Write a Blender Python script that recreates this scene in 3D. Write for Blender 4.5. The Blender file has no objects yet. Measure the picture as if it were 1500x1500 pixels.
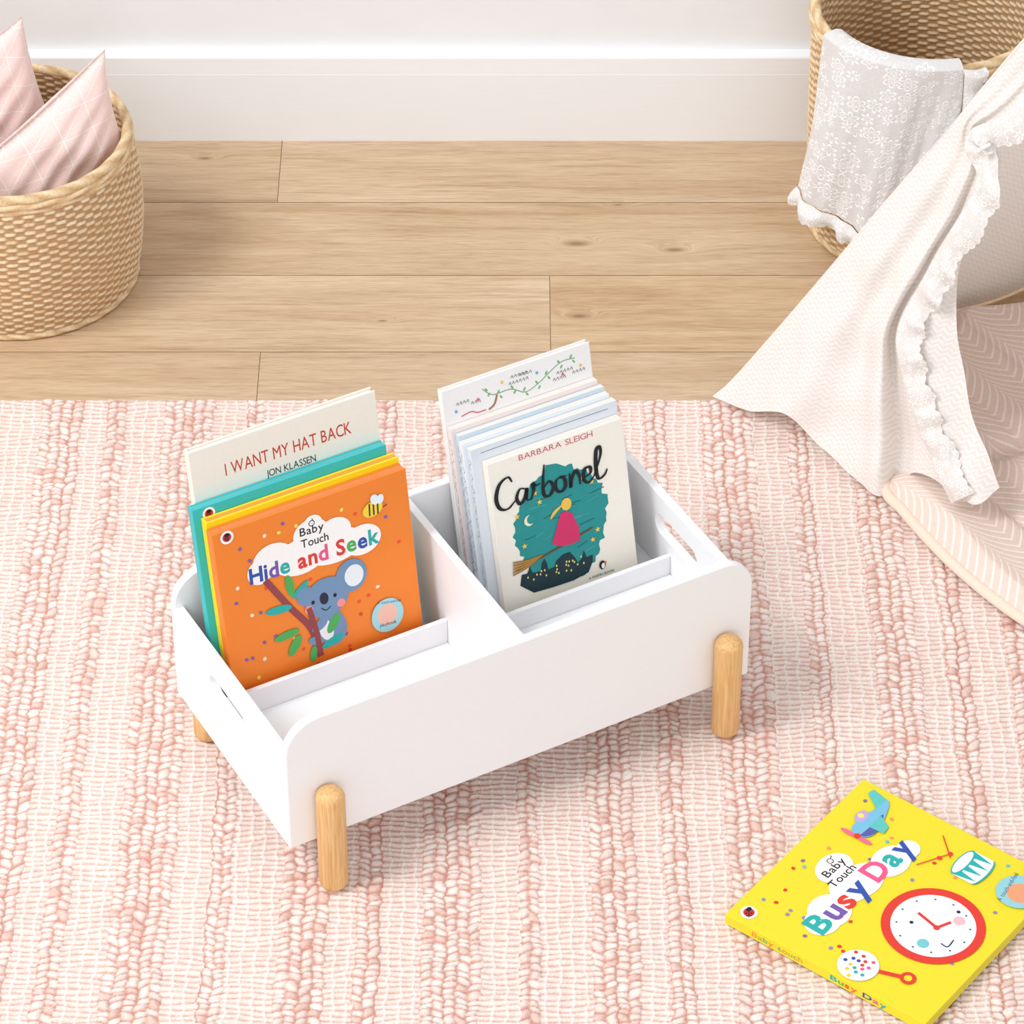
import bpy, bmesh, math, random
import numpy as np
from mathutils import Vector, Matrix
random.seed(7); np.random.seed(7)
SC=bpy.context.scene; COL=SC.collection
PI=math.pi
# ------------------------------------------------------------ camera
TH=math.radians(40); FP=5600.0; DC=3.9
CAM=Vector((0,-DC*math.cos(TH),DC*math.sin(TH)))
cd=bpy.data.cameras.new('camera'); cam=bpy.data.objects.new('camera',cd); COL.objects.link(cam)
cam.location=CAM; cam.rotation_euler=(PI/2-TH,0,0); cd.sensor_width=36; cd.lens=FP/1500*36; cd.clip_start=.05
SC.camera=cam
def ray(px,py):
    u=px-750; v=py-750
    return Vector((u, FP*math.cos(TH)-v*math.sin(TH), -FP*math.sin(TH)-v*math.cos(TH)))
def Pz(px,py,z=0.0):
    d=ray(px,py); t=(z-CAM.z)/d.z; return CAM+d*t
def Py(px,py,y):
    d=ray(px,py); t=(y-CAM.y)/d.y; return CAM+d*t
def Ppl(px,py,o,n):
    d=ray(px,py); t=(o-CAM).dot(n)/d.dot(n); return CAM+d*t
# ------------------------------------------------------------ materials
def lin(c):
    return tuple(((x/255)/12.92 if x/255<=0.04045 else (((x/255)+.055)/1.055)**2.4) for x in c)
def nmat(name):
    m=bpy.data.materials.new(name); m.use_nodes=True; nt=m.node_tree
    b=nt.nodes['Principled BSDF']; return m,nt,b
MC={}
def flat(c,rough=.55,name=None,spec=.3):
    k=(c,rough,name)
    if k in MC: return MC[k]
    m,nt,b=nmat(name or 'paint_%d_%d_%d'%c)
    b.inputs['Roughness'].default_value=rough
    b.inputs['Specular IOR Level'].default_value=spec
    n=nt.nodes.new('ShaderNodeTexNoise'); n.inputs['Scale'].default_value=60
    h=nt.nodes.new('ShaderNodeHueSaturation'); mp=nt.nodes.new('ShaderNodeMapRange')
    mp.inputs['To Min'].default_value=.97; mp.inputs['To Max'].default_value=1.03
    nt.links.new(n.outputs['Fac'],mp.inputs['Value']); nt.links.new(mp.outputs[0],h.inputs['Value'])
    h.inputs['Color'].default_value=(*lin(c),1); nt.links.new(h.outputs[0],b.inputs['Base Color'])
    MC[k]=m; return m
def M(nt,op,a,b=None,c=None):
    n=nt.nodes.new('ShaderNodeMath'); n.operation=op
    for i,v in enumerate((a,b,c)):
        if v is None: continue
        if isinstance(v,(int,float)): n.inputs[i].default_value=v
        else: nt.links.new(v,n.inputs[i])
    return n.outputs[0]
def ramp(nt,fac,stops):
    r=nt.nodes.new('ShaderNodeValToRGB'); nt.links.new(fac,r.inputs[0]); e=r.color_ramp.elements
    while len(e)<len(stops): e.new(.5)
    for i,(p,c) in enumerate(stops): e[i].position=p; e[i].color=(*lin(c),1)
    return r.outputs[0]
def mix(nt,fac,a,b,blend='MIX'):
    n=nt.nodes.new('ShaderNodeMix'); n.data_type='RGBA'; n.blend_type=blend
    for s,v in ((n.inputs[0],fac),(n.inputs[6],a),(n.inputs[7],b)):
        if isinstance(v,(int,float)): s.default_value=v
        elif isinstance(v,tuple): s.default_value=(*lin(v),1)
        else: nt.links.new(v,s)
    return n.outputs[2]
def noise(nt,vec,scale,detail=4,dist=0,rough=.5):
    n=nt.nodes.new('ShaderNodeTexNoise'); n.inputs['Scale'].default_value=scale; n.inputs['Detail'].default_value=detail
    n.inputs['Distortion'].default_value=dist; n.inputs['Roughness'].default_value=rough
    if vec is not None: nt.links.new(vec,n.inputs['Vector'])
    return n.outputs['Fac']
def bump(nt,b,h,strength=.3,dist=.002):
    n=nt.nodes.new('ShaderNodeBump'); n.inputs['Strength'].default_value=strength; n.inputs['Distance'].default_value=dist
    nt.links.new(h,n.inputs['Height']); nt.links.new(n.outputs[0],b.inputs['Normal'])
def mapping(nt,vec,scale=(1,1,1),rot=(0,0,0)):
    n=nt.nodes.new('ShaderNodeMapping'); n.inputs['Scale'].default_value=scale; n.inputs['Rotation'].default_value=rot
    nt.links.new(vec,n.inputs['Vector']); return n.outputs[0]
def tc(nt,o='Object'):
    return nt.nodes.new('ShaderNodeTexCoord').outputs[o]
# floor wood
def floor_mat():
    m,nt,b=nmat('oak_planks'); co=tc(nt)
    at=nt.nodes.new('ShaderNodeAttribute'); at.attribute_name='rnd'
    off=nt.nodes.new('ShaderNodeVectorMath'); off.operation='MULTIPLY_ADD'
    nt.links.new(at.outputs['Vector'],off.inputs[0]); off.inputs[1].default_value=(7,11,5); nt.links.new(co,off.inputs[2])
    v=off.outputs[0]
    # knots: dark eyes where the grain swirls
    geo=nt.nodes.new('ShaderNodeNewGeometry'); kn=None
    for (px,py,s) in ((845,357,.9),(988,366,.75),(848,463,.7),(1215,268,.4),(300,232,.5),(905,300,.35),(560,470,.35)):
        p=Pz(px,py)
        d=nt.nodes.new('ShaderNodeVectorMath'); d.operation='SUBTRACT'; nt.links.new(geo.outputs['Position'],d.inputs[0]); d.inputs[1].default_value=p
        e=nt.nodes.new('ShaderNodeVectorMath'); e.operation='MULTIPLY'; nt.links.new(d.outputs[0],e.inputs[0]); e.inputs[1].default_value=(1/(.017*s),1/(.006*s),0)
        l=nt.nodes.new('ShaderNodeVectorMath'); l.operation='LENGTH'; nt.links.new(e.outputs[0],l.inputs[0])
        g=M(nt,'DIVIDE',1.0,M(nt,'ADD',1.0,M(nt,'POWER',l.outputs['Value'],2.0)))
        kn=g if kn is None else M(nt,'MAXIMUM',kn,g)
    yk=nt.nodes.new('ShaderNodeVectorMath'); yk.operation='MULTIPLY_ADD'
    cx=nt.nodes.new('ShaderNodeCombineXYZ'); nt.links.new(kn,cx.inputs[1]); nt.links.new(cx.outputs[0],yk.inputs[0]); yk.inputs[1].default_value=(0,.05,0); nt.links.new(v,yk.inputs[2])
    v=yk.outputs[0]
    n1=noise(nt,mapping(nt,v,(1.6,12,1)),1.6,5,1.2)
    n2=noise(nt,mapping(nt,v,(4,90,1)),2.0,7,.6,.72)
    n3=noise(nt,mapping(nt,v,(18,520,1)),2.0,3,.0,.6)
    c=ramp(nt,n1,[(.25,(200,166,130)),(.42,(214,184,150)),(.58,(222,195,162)),(.8,(230,206,175))])
    f=ramp(nt,n2,[(.3,(198,189,178)),(.48,(240,236,231)),(.75,(255,255,255))])
    c=mix(nt,.75,c,f,'MULTIPLY')
    g=ramp(nt,n3,[(.35,(206,199,192)),(.55,(255,255,255))])
    c=mix(nt,.5,c,g,'MULTIPLY')
    sep=nt.nodes.new('ShaderNodeSeparateXYZ'); nt.links.new(at.outputs['Vector'],sep.inputs[0])
    hs=nt.nodes.new('ShaderNodeHueSaturation'); nt.links.new(c,hs.inputs['Color'])
    nt.links.new(M(nt,'MULTIPLY_ADD',sep.outputs[1],.09,.97),hs.inputs['Value']); nt.links.new(M(nt,'MULTIPLY_ADD',sep.outputs[0],.12,.96),hs.inputs['Saturation'])
    kf=nt.nodes.new('ShaderNodeMapRange'); kf.inputs['From Min'].default_value=.35; kf.inputs['From Max'].default_value=.95; kf.inputs['To Max'].default_value=.75
    nt.links.new(kn,kf.inputs['Value'])
    c=mix(nt,kf.outputs[0],hs.outputs[0],(134,98,70))
    nt.links.new(c,b.inputs['Base Color']); b.inputs['Roughness'].default_value=.5; b.inputs['Specular IOR Level'].default_value=.3
    bump(nt,b,n2,.15,.001); return m
def attr_mat(name,rough=.85,nscale=500,bstr=.3,trans=0):
    m,nt,b=nmat(name); a=nt.nodes.new('ShaderNodeAttribute'); a.attribute_name='Col'
    co=tc(nt); n=noise(nt,co,nscale,3)
    f=ramp(nt,n,[(.3,(226,226,226)),(.6,(255,255,255))])
    c=mix(nt,.8,a.outputs['Color'],f,'MULTIPLY'); nt.links.new(c,b.inputs['Base Color'])
    b.inputs['Roughness'].default_value=rough; b.inputs['Specular IOR Level'].default_value=.15
    bump(nt,b,n,bstr,.001); return m
def wood_mat(name,c1,c2,axis=(60,60,4)):
    m,nt,b=nmat(name); co=tc(nt); n=noise(nt,mapping(nt,co,axis),3,5,.6,.65)
    nt.links.new(ramp(nt,n,[(.32,c1),(.6,c2)]),b.inputs['Base Color']); b.inputs['Roughness'].default_value=.5
    return m
def translucent(nt,b,amount,col=None):
    out=[n for n in nt.nodes if n.type=='OUTPUT_MATERIAL'][0]
    t=nt.nodes.new('ShaderNodeBsdfTranslucent')
    src=b.inputs['Base Color']
    if src.is_linked: nt.links.new(src.links[0].from_socket,t.inputs['Color'])
    ms=nt.nodes.new('ShaderNodeMixShader'); ms.inputs[0].default_value=amount
    nt.links.new(b.outputs[0],ms.inputs[1]); nt.links.new(t.outputs[0],ms.inputs[2]); nt.links.new(ms.outputs[0],out.inputs['Surface'])
def chevron_mat(name,base,line,ku,kv,amp=.6,width=.25,trans=0,bstr=.2,warp=0):
    m,nt,b=nmat(name); uv=tc(nt,'UV'); s=nt.nodes.new('ShaderNodeSeparateXYZ'); nt.links.new(uv,s.inputs[0])
    fx=M(nt,'ABSOLUTE',M(nt,'SUBTRACT',M(nt,'FRACT',M(nt,'MULTIPLY',s.outputs[0],ku)),.5))
    if warp: fx=M(nt,'POWER',M(nt,'MULTIPLY',fx,2.0),warp)
    ph=M(nt,'FRACT',M(nt,'ADD',M(nt,'MULTIPLY',s.outputs[1],kv),M(nt,'MULTIPLY',fx,amp*2)))
    d=M(nt,'ABSOLUTE',M(nt,'SUBTRACT',ph,.5))
    k=nt.nodes.new('ShaderNodeMapRange'); nt.links.new(d,k.inputs['Value']); k.inputs['From Min'].default_value=width*.6; k.inputs['From Max'].default_value=width; k.inputs['To Min'].default_value=1; k.inputs['To Max'].default_value=0
    c=mix(nt,k.outputs[0],base,line); n=noise(nt,uv,300,3)
    c=mix(nt,.6,c,ramp(nt,n,[(.3,(242,242,242)),(.6,(255,255,255))]),'MULTIPLY')
    nt.links.new(c,b.inputs['Base Color']); b.inputs['Roughness'].default_value=.9; b.inputs['Specular IOR Level'].default_value=.1
    bump(nt,b,k.outputs[0],bstr,.001)
    if trans: translucent(nt,b,trans)
    return m
def cushion_mat():
    m,nt,b=nmat('pink_diamond_cotton'); uv=tc(nt,'UV'); s=nt.nodes.new('ShaderNodeSeparateXYZ'); nt.links.new(uv,s.inputs[0])
    tot=None
    for (a,bb,k,o) in ((1,.0,5,.1),(.5,.866,5.3,.2),(.5,-.866,5.3,.35)):
        c=M(nt,'ADD',M(nt,'MULTIPLY',s.outputs[0],a*k),M(nt,'MULTIPLY_ADD',s.outputs[1],bb*k,o))
        d=M(nt,'ABSOLUTE',M(nt,'SUBTRACT',M(nt,'FRACT',c),.5))
        l=M(nt,'LESS_THAN',d,.012); tot=l if tot is None else M(nt,'MAXIMUM',tot,l)
    n=noise(nt,uv,90,4); base=ramp(nt,n,[(.3,(244,212,206)),(.7,(250,227,222))])
    c=mix(nt,M(nt,'MULTIPLY',tot,.85),base,(255,250,247)); nt.links.new(c,b.inputs['Base Color']); b.inputs['Roughness'].default_value=.9
    b.inputs['Specular IOR Level'].default_value=.1; bump(nt,b,n,.3,.001); return m
def lace_mat(name,scale,lo,mid,hi,bs=.6,nz=.5):
    m,nt,b=nmat(name); uv=tc(nt,'UV')
    v=nt.nodes.new('ShaderNodeTexVoronoi'); v.inputs['Scale'].default_value=scale; v.inputs['Randomness'].default_value=.6; nt.links.new(uv,v.inputs['Vector'])
    # flower petals around every cell centre
    sub=nt.nodes.new('ShaderNodeVectorMath'); sub.operation='SUBTRACT'
    nt.links.new(uv,sub.inputs[0]); nt.links.new(v.outputs['Position'],sub.inputs[1])
    s=nt.nodes.new('ShaderNodeSeparateXYZ'); nt.links.new(sub.outputs[0],s.inputs[0])
    ang=M(nt,'ARCTAN2',s.outputs[1],s.outputs[0]); rd=v.outputs['Distance']
    pet=M(nt,'ABSOLUTE',M(nt,'SINE',M(nt,'MULTIPLY',ang,3.0)))
    def band(r0,amp,w):
        edge=M(nt,'ABSOLUTE',M(nt,'SUBTRACT',rd,M(nt,'MULTIPLY_ADD',pet,amp,r0)))
        l=nt.nodes.new('ShaderNodeMapRange'); nt.links.new(edge,l.inputs['Value']); l.inputs['From Min'].default_value=w*.3; l.inputs['From Max'].default_value=w; l.inputs['To Min'].default_value=1; l.inputs['To Max'].default_value=0
        return l.outputs[0]
    line=M(nt,'MAXIMUM',band(.28,.24,.09),band(.10,.14,.07))
    h=M(nt,'MAXIMUM',line,M(nt,'MULTIPLY',noise(nt,uv,scale*6,2),nz))
    c=ramp(nt,h,[(.18,lo),(.5,mid),(.95,hi)])
    nt.links.new(c,b.inputs['Base Color']); b.inputs['Roughness'].default_value=.9; b.inputs['Specular IOR Level'].default_value=.1
    bump(nt,b,h,bs,.0012)
    return m
def pages_mat(name,c1,c2,k=900):
    m,nt,b=nmat(name); s=nt.nodes.new('ShaderNodeSeparateXYZ'); nt.links.new(tc(nt),s.inputs[0])
    f=M(nt,'MULTIPLY_ADD',M(nt,'SINE',M(nt,'MULTIPLY',s.outputs[2],k*2*PI)),.5,.5)
    nt.links.new(mix(nt,f,c1,c2),b.inputs['Base Color']); b.inputs['Roughness'].default_value=.8; return m
WHITE=flat((249,249,251),.35,'white_lacquer',.3)
M_LACE=lace_mat('white_lace',50,(222,219,219),(242,240,240),(255,255,255),.5,.42)
M_RUF=lace_mat('lace_ruffle',85,(222,215,210),(248,244,240),(255,252,250),.4)
M_RUFW=lace_mat('white_lace_frill',85,(224,221,220),(251,250,250),(255,255,255),.4)
M_TENT=chevron_mat('cream_herringbone_cotton',(248,240,234),(254,251,248),95,180,.8,.3,.18,.28)
M_QUILT=chevron_mat('peach_leaf_cotton',(234,211,199),(247,235,227),17,85,1.6,.17,0,.3,.6)
M_LEG=wood_mat('beech_wood',(212,158,98),(238,194,134),(150,150,6))
M_POLE=wood_mat('pine_pole',(205,165,115),(225,190,145))
M_WICK=attr_mat('wicker_reed',.6,300,.3); M_RUG=attr_mat('woven_wool',.95,700,.5)
# ------------------------------------------------------------ object helpers
def link(o,parent=None):
    COL.objects.link(o)
    if parent: o.parent=parent
    return o
def thing(name,label,cat,loc=(0,0,0),mat=None,group=None):
    o=bpy.data.objects.new(name,None); o.empty_display_size=.05; COL.objects.link(o)
    if mat is not None: o.matrix_world=mat
    else: o.location=loc
    o['label']=label; o['category']=cat
    if group: o['group']=group
    return o
def tag(o,label,cat,group=None):
    o['label']=label; o['category']=cat
    if group: o['group']=group
    return o
def mesh(name,V,F,mats,parent=None,midx=None,smooth=False,uv=None,bevel=0):
    me=bpy.data.meshes.new(name); me.from_pydata([tuple(v) for v in V],[],F)
    if not isinstance(mats,(list,tuple)): mats=[mats]
    for m in mats: me.materials.append(m)
    if midx is not None: me.polygons.foreach_set('material_index',midx)
    if smooth: me.polygons.foreach_set('use_smooth',[True]*len(me.polygons))
    o=bpy.data.objects.new(name,me); link(o,parent)
    if bevel:
        b=o.modifiers.new('bevel','BEVEL'); b.width=bevel; b.segments=2; b.limit_method='ANGLE'
    return o
def boxes(name,bs,mats,parent=None,bevel=.0008,midx=None):
    V=[];F=[];mi=[]
    for q,(x0,x1,y0,y1,z0,z1) in enumerate(bs):
        k=len(V); V+=[(x0,y0,z0),(x1,y0,z0),(x1,y1,z0),(x0,y1,z0),(x0,y0,z1),(x1,y0,z1),(x1,y1,z1),(x0,y1,z1)]
        F+=[(k,k+3,k+2,k+1),(k+4,k+5,k+6,k+7),(k,k+1,k+5,k+4),(k+1,k+2,k+6,k+5),(k+2,k+3,k+7,k+6),(k+3,k,k+4,k+7)]
        mi+=[midx[q] if midx else 0]*6
    return mesh(name,V,F,mats,parent,mi,bevel=bevel)
def npgrid(name,X,Y,Z,mat,parent=None,col=None,uv=None,wrap=False,smooth=True):
    """X,Y,Z arrays (rows,cols)"""
    r,c=X.shape; co=np.stack([X,Y,Z],-1).reshape(-1,3).astype(np.float32)
    cc=c if wrap else c-1
    i=np.arange(r-1)[:,None]*c; j=np.arange(cc)[None,:]; j2=(j+1)%c
    q=np.stack([i+j,i+j2,i+c+j2,i+c+j],-1).reshape(-1,4)
    me=bpy.data.meshes.new(name); me.vertices.add(len(co)); me.vertices.foreach_set('co',co.ravel())
    n=len(q); me.loops.add(n*4); me.loops.foreach_set('vertex_index',q.ravel().astype(np.int32))
    me.polygons.add(n); me.polygons.foreach_set('loop_start',np.arange(0,n*4,4,dtype=np.int32))
    me.update(calc_edges=True)
    me.polygons.foreach_set('use_smooth',np.full(n,smooth))
    if col is not None:
        a=me.attributes.new('Col','FLOAT_COLOR','POINT'); cl=np.ones((len(co),4),dtype=np.float32); cl[:,:3]=col.reshape(-1,3)
        a.data.foreach_set('color',cl.ravel())
    if uv is not None:
        l=me.uv_layers.new(name='UVMap'); l.data.foreach_set('uv',uv.reshape(-1,2).astype(np.float32)[q.ravel()].ravel())
    me.materials.append(mat); me.validate()
    return link(bpy.data.objects.new(name,me),parent)
def lathe(name,prof,mat,parent=None,n=48,loc=(0,0,0)):
    V=[];F=[]
    for r,z in prof:
        for i in range(n):
            a=2*PI*i/n; V.append((loc[0]+r*math.cos(a),loc[1]+r*math.sin(a),loc[2]+z))
    for j in range(len(prof)-1):
        for i in range(n):
            k=(i+1)%n; F.append((j*n+i,j*n+k,(j+1)*n+k,(j+1)*n+i))
    F.append(tuple(range(n))[::-1]); F.append(tuple(range((len(prof)-1)*n,len(prof)*n)))
    return mesh(name,V,F,mat,parent,smooth=True)
def sweep(name,P,r,mat,parent=None,n=14):
    P=np.array(P,float); T=np.gradient(P,axis=0); T/=np.linalg.norm(T,axis=1)[:,None]
    V=[];F=[]
    for p,t in zip(P,T):
        up=np.array([0,0,1.]) if abs(t[2])<.9 else np.array([1.,0,0]); a=np.cross(t,up); a/=np.linalg.norm(a); b=np.cross(a,t)
        for i in range(n): V.append(tuple(p+(a*math.cos(2*PI*i/n)+b*math.sin(2*PI*i/n))*r))
    m=len(P)
    for j in range(m-1):
        for i in range(n): k=(i+1)%n; F.append((j*n+i,j*n+k,(j+1)*n+k,(j+1)*n+i))
    F+= [tuple(range(n))[::-1],tuple(range((m-1)*n,m*n))]
    return mesh(name,V,F,mat,parent,smooth=True)
def catmull(pts,n):
    pts=[np.array(p,float) for p in pts]; P=[2*pts[0]-pts[1]]+pts+[2*pts[-1]-pts[-2]]; out=[]
    seg=len(pts)-1
    for k in range(n+1):
        t=k/n*seg; i=min(int(t),seg-1); f=t-i
        a,b,c,d=P[i],P[i+1],P[i+2],P[i+3]
        out.append(.5*((2*b)+(-a+c)*f+(2*a-5*b+4*c-d)*f*f+(-a+3*b-3*c+d)*f**3))
    return np.array(out)
# ------------------------------------------------------------ glyphs
GL={}
def glyph(ch,bold=0.0):
    k=(ch,bold)
    if k in GL: return GL[k]
    cu=bpy.data.curves.new('g','FONT'); cu.body=ch; cu.offset=bold; cu.resolution_u=3
    o=bpy.data.objects.new('g',cu); COL.objects.link(o); bpy.context.view_layer.update()
    me=bpy.data.meshes.new_from_object(o.evaluated_get(bpy.context.evaluated_depsgraph_get()))
    V=[(v.co.x,v.co.y) for v in me.vertices]; F=[tuple(p.vertices) for p in me.polygons]
    bpy.data.objects.remove(o); bpy.data.curves.remove(cu); bpy.data.meshes.remove(me)
    GL[k]=(V,F); return GL[k]
class Art:
    """flat printed artwork on a face: frame o,x,y with outward normal n (book-local coordinates)"""
    def __init__(s,o=(0,0,0),x=(1,0,0),y=(0,1,0),n=(0,0,1),world=None):
        s.o=Vector(o);s.x=Vector(x);s.y=Vector(y);s.n=Vector(n);s.V=[];s.F=[];s.mi=[];s.mats=[];s.k=0;s.w=world;s.px=1/1440;s.py=1/1380
    def m(s,c):
        mt=flat(c,.5) if isinstance(c,tuple) else c
        if mt not in s.mats: s.mats.append(mt)
        return s.mats.index(mt)
    def loc(s,px,py):
        mw=s.w; o=mw@s.o; n=(mw.to_3x3()@s.n).normalized(); p=mw.inverted()@Ppl(px,py,o,n)
        d=p-s.o; return (d.dot(s.x),d.dot(s.y))
    def add(s,pts,faces,c):
        k=len(s.V); h=.00012+.000009*s.k
        s.V+=[s.o+s.x*u+s.y*v+s.n*h for u,v in pts]; s.F+=[tuple(i+k for i in f) for f in faces]; s.mi+=[s.m(c)]*len(faces)
    def poly(s,pts,c): s.add(pts,[tuple(range(len(pts)))],c); s.k+=1
    def ppoly(s,pix,c): s.poly([s.loc(*p) for p in pix],c)
    def ell(s,px,py,rx,ry,c,rot=0,n=28,local=False,ragged=0):
        u,v=(px,py) if local else s.loc(px,py)
        if not local: rx*=s.px; ry*=s.py
        cr,sr=math.cos(rot),math.sin(rot); pts=[]
        for i in range(n):
            a=2*PI*i/n; g=1+ragged*random.uniform(-1,1); x=rx*math.cos(a)*g; y=ry*math.sin(a)*g; pts.append((u+x*cr-y*sr,v+x*sr+y*cr))
        s.poly(pts,c); return (u,v)
    def stroke(s,pts,w,c,n=None,taper=False):
        P=catmull(pts,n or max(8,len(pts)*5)) if len(pts)>2 else np.array(pts,float); T=np.gradient(P,axis=0)
        L=np.linalg.norm(T,axis=1)[:,None]+1e-9; N=np.stack([-T[:,1],T[:,0]],1)/L; m=len(P); out=[]
        for sg in (1,-1):
            for i in range(m):
                ww=w*(.35+.65*math.sin(PI*(i+.5)/m)) if taper else w
                if taper=='brush': ww*=.62+.55*abs(N[i][0])   # heavier on the down strokes
                out.append(tuple(P[i]+sg*N[i]*ww/2))
        s.add(out,[(i,i+1,m+i+1,m+i) for i in range(m-1)],c); s.k+=1
    def pstroke(s,pix,w,c,taper=False): s.stroke([s.loc(*p) for p in pix],w*s.px,c,taper=taper)
    def text(s,body,p0,p1,h,c,bold=0.0,shear=0,local=False,wave=0):
        a=Vector(p0 if local else s.loc(*p0)); b=Vector(p1 if local else s.loc(*p1)); d=b-a; W=d.length; d.normalize(); up=Vector((-d.y,d.x))
        x=0; items=[]; sp=.07
        for i,ch in enumerate(body):
            if ch==' ': x+=.32; continue
            V,F=glyph(ch,bold); x0=min(q[0] for q in V); x1=max(q[0] for q in V)
            items.append((i,x-x0,V,F)); x+=x1-x0+sp
        k=W/max(x-sp,.01); hh=h/.7
        for i,ox,V,F in items:
            cc=c[i%len(c)] if isinstance(c,list) else c; wv=wave*math.sin(i*2.1)
            pts=[tuple(a+d*((q[0]+ox+shear*q[1])*k)+up*(q[1]*hh+wv)) for q in V]; s.add(pts,F,cc); s.k+=.5
        s.k+=1
    def build(s,name,parent): return mesh(name,s.V,s.F,s.mats,parent,s.mi)
# ------------------------------------------------------------ room
V=[];F=[];rn=[]
PW=.1383; YW=.682
rowj={0:[-.265],1:[-.95,.86],2:[.0415],3:[-.27,1.1],4:[.35],5:[-.5,.8],6:[.1],7:[-.7,.6],8:[.0],9:[.5],10:[-.3]}
for r in range(0,12):
    y1=YW-r*PW; y0=y1-PW; js=[-2.2]+rowj.get(r,[0.2])+[2.2]
    for a,b in zip(js[:-1],js[1:]):
        g=.0004; k=len(V); V+=[(a+g,y0+g,0),(b-g,y0+g,0),(b-g,y1-g,0),(a+g,y1-g,0)]; F.append((k,k+1,k+2,k+3)); rn.append((random.random(),random.random(),random.random()))
k=len(V); V+=[(-2.2,-1.1,-.0008),(2.2,-1.1,-.0008),(2.2,YW,-.0008),(-2.2,YW,-.0008)]; F.append((k,k+1,k+2,k+3)); rn.append((0,0,0))
k=len(V); V+=[(-2.2,-1.1,-.03),(2.2,-1.1,-.03),(2.2,YW,-.03),(-2.2,YW,-.03)]; F.append((k+3,k+2,k+1,k)); rn.append((0,0,0))
fl=mesh('floor',V,F,[floor_mat(),flat((178,146,112),.8,'plank_gap')],None,[0]*(len(F)-2)+[1,1]); fl['kind']='structure'
at=fl.data.attributes.new('rnd','FLOAT_VECTOR','FACE'); at.data.foreach_set('vector',np.array(rn,dtype=np.float32).ravel())
w=boxes('wall_back',[(-2.2,2.2,YW,YW+.08,-.03,1.9)],flat((242,244,247),.8,'wall_paint',.1),bevel=0); w['kind']='structure'
prof=[(0,0),(-.016,0),(-.016,.0905),(-.0158,.0912),(-.0150,.1120),(-.0140,.1138),(-.012,.1145),(0,.1145)]
V=[(x,YW+p[0],p[1]) for x in (-2.2,2.2) for p in prof]; n=len(prof)
F=[(i,i+n,(i+1)%n+n,(i+1)%n) for i in range(n)]+[tuple(range(n)),tuple(range(n,2*n))[::-1]]
bb=mesh('baseboard_back',V,F,flat((246,249,253),.5,'baseboard_paint',.2)); bb['kind']='structure'
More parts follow.
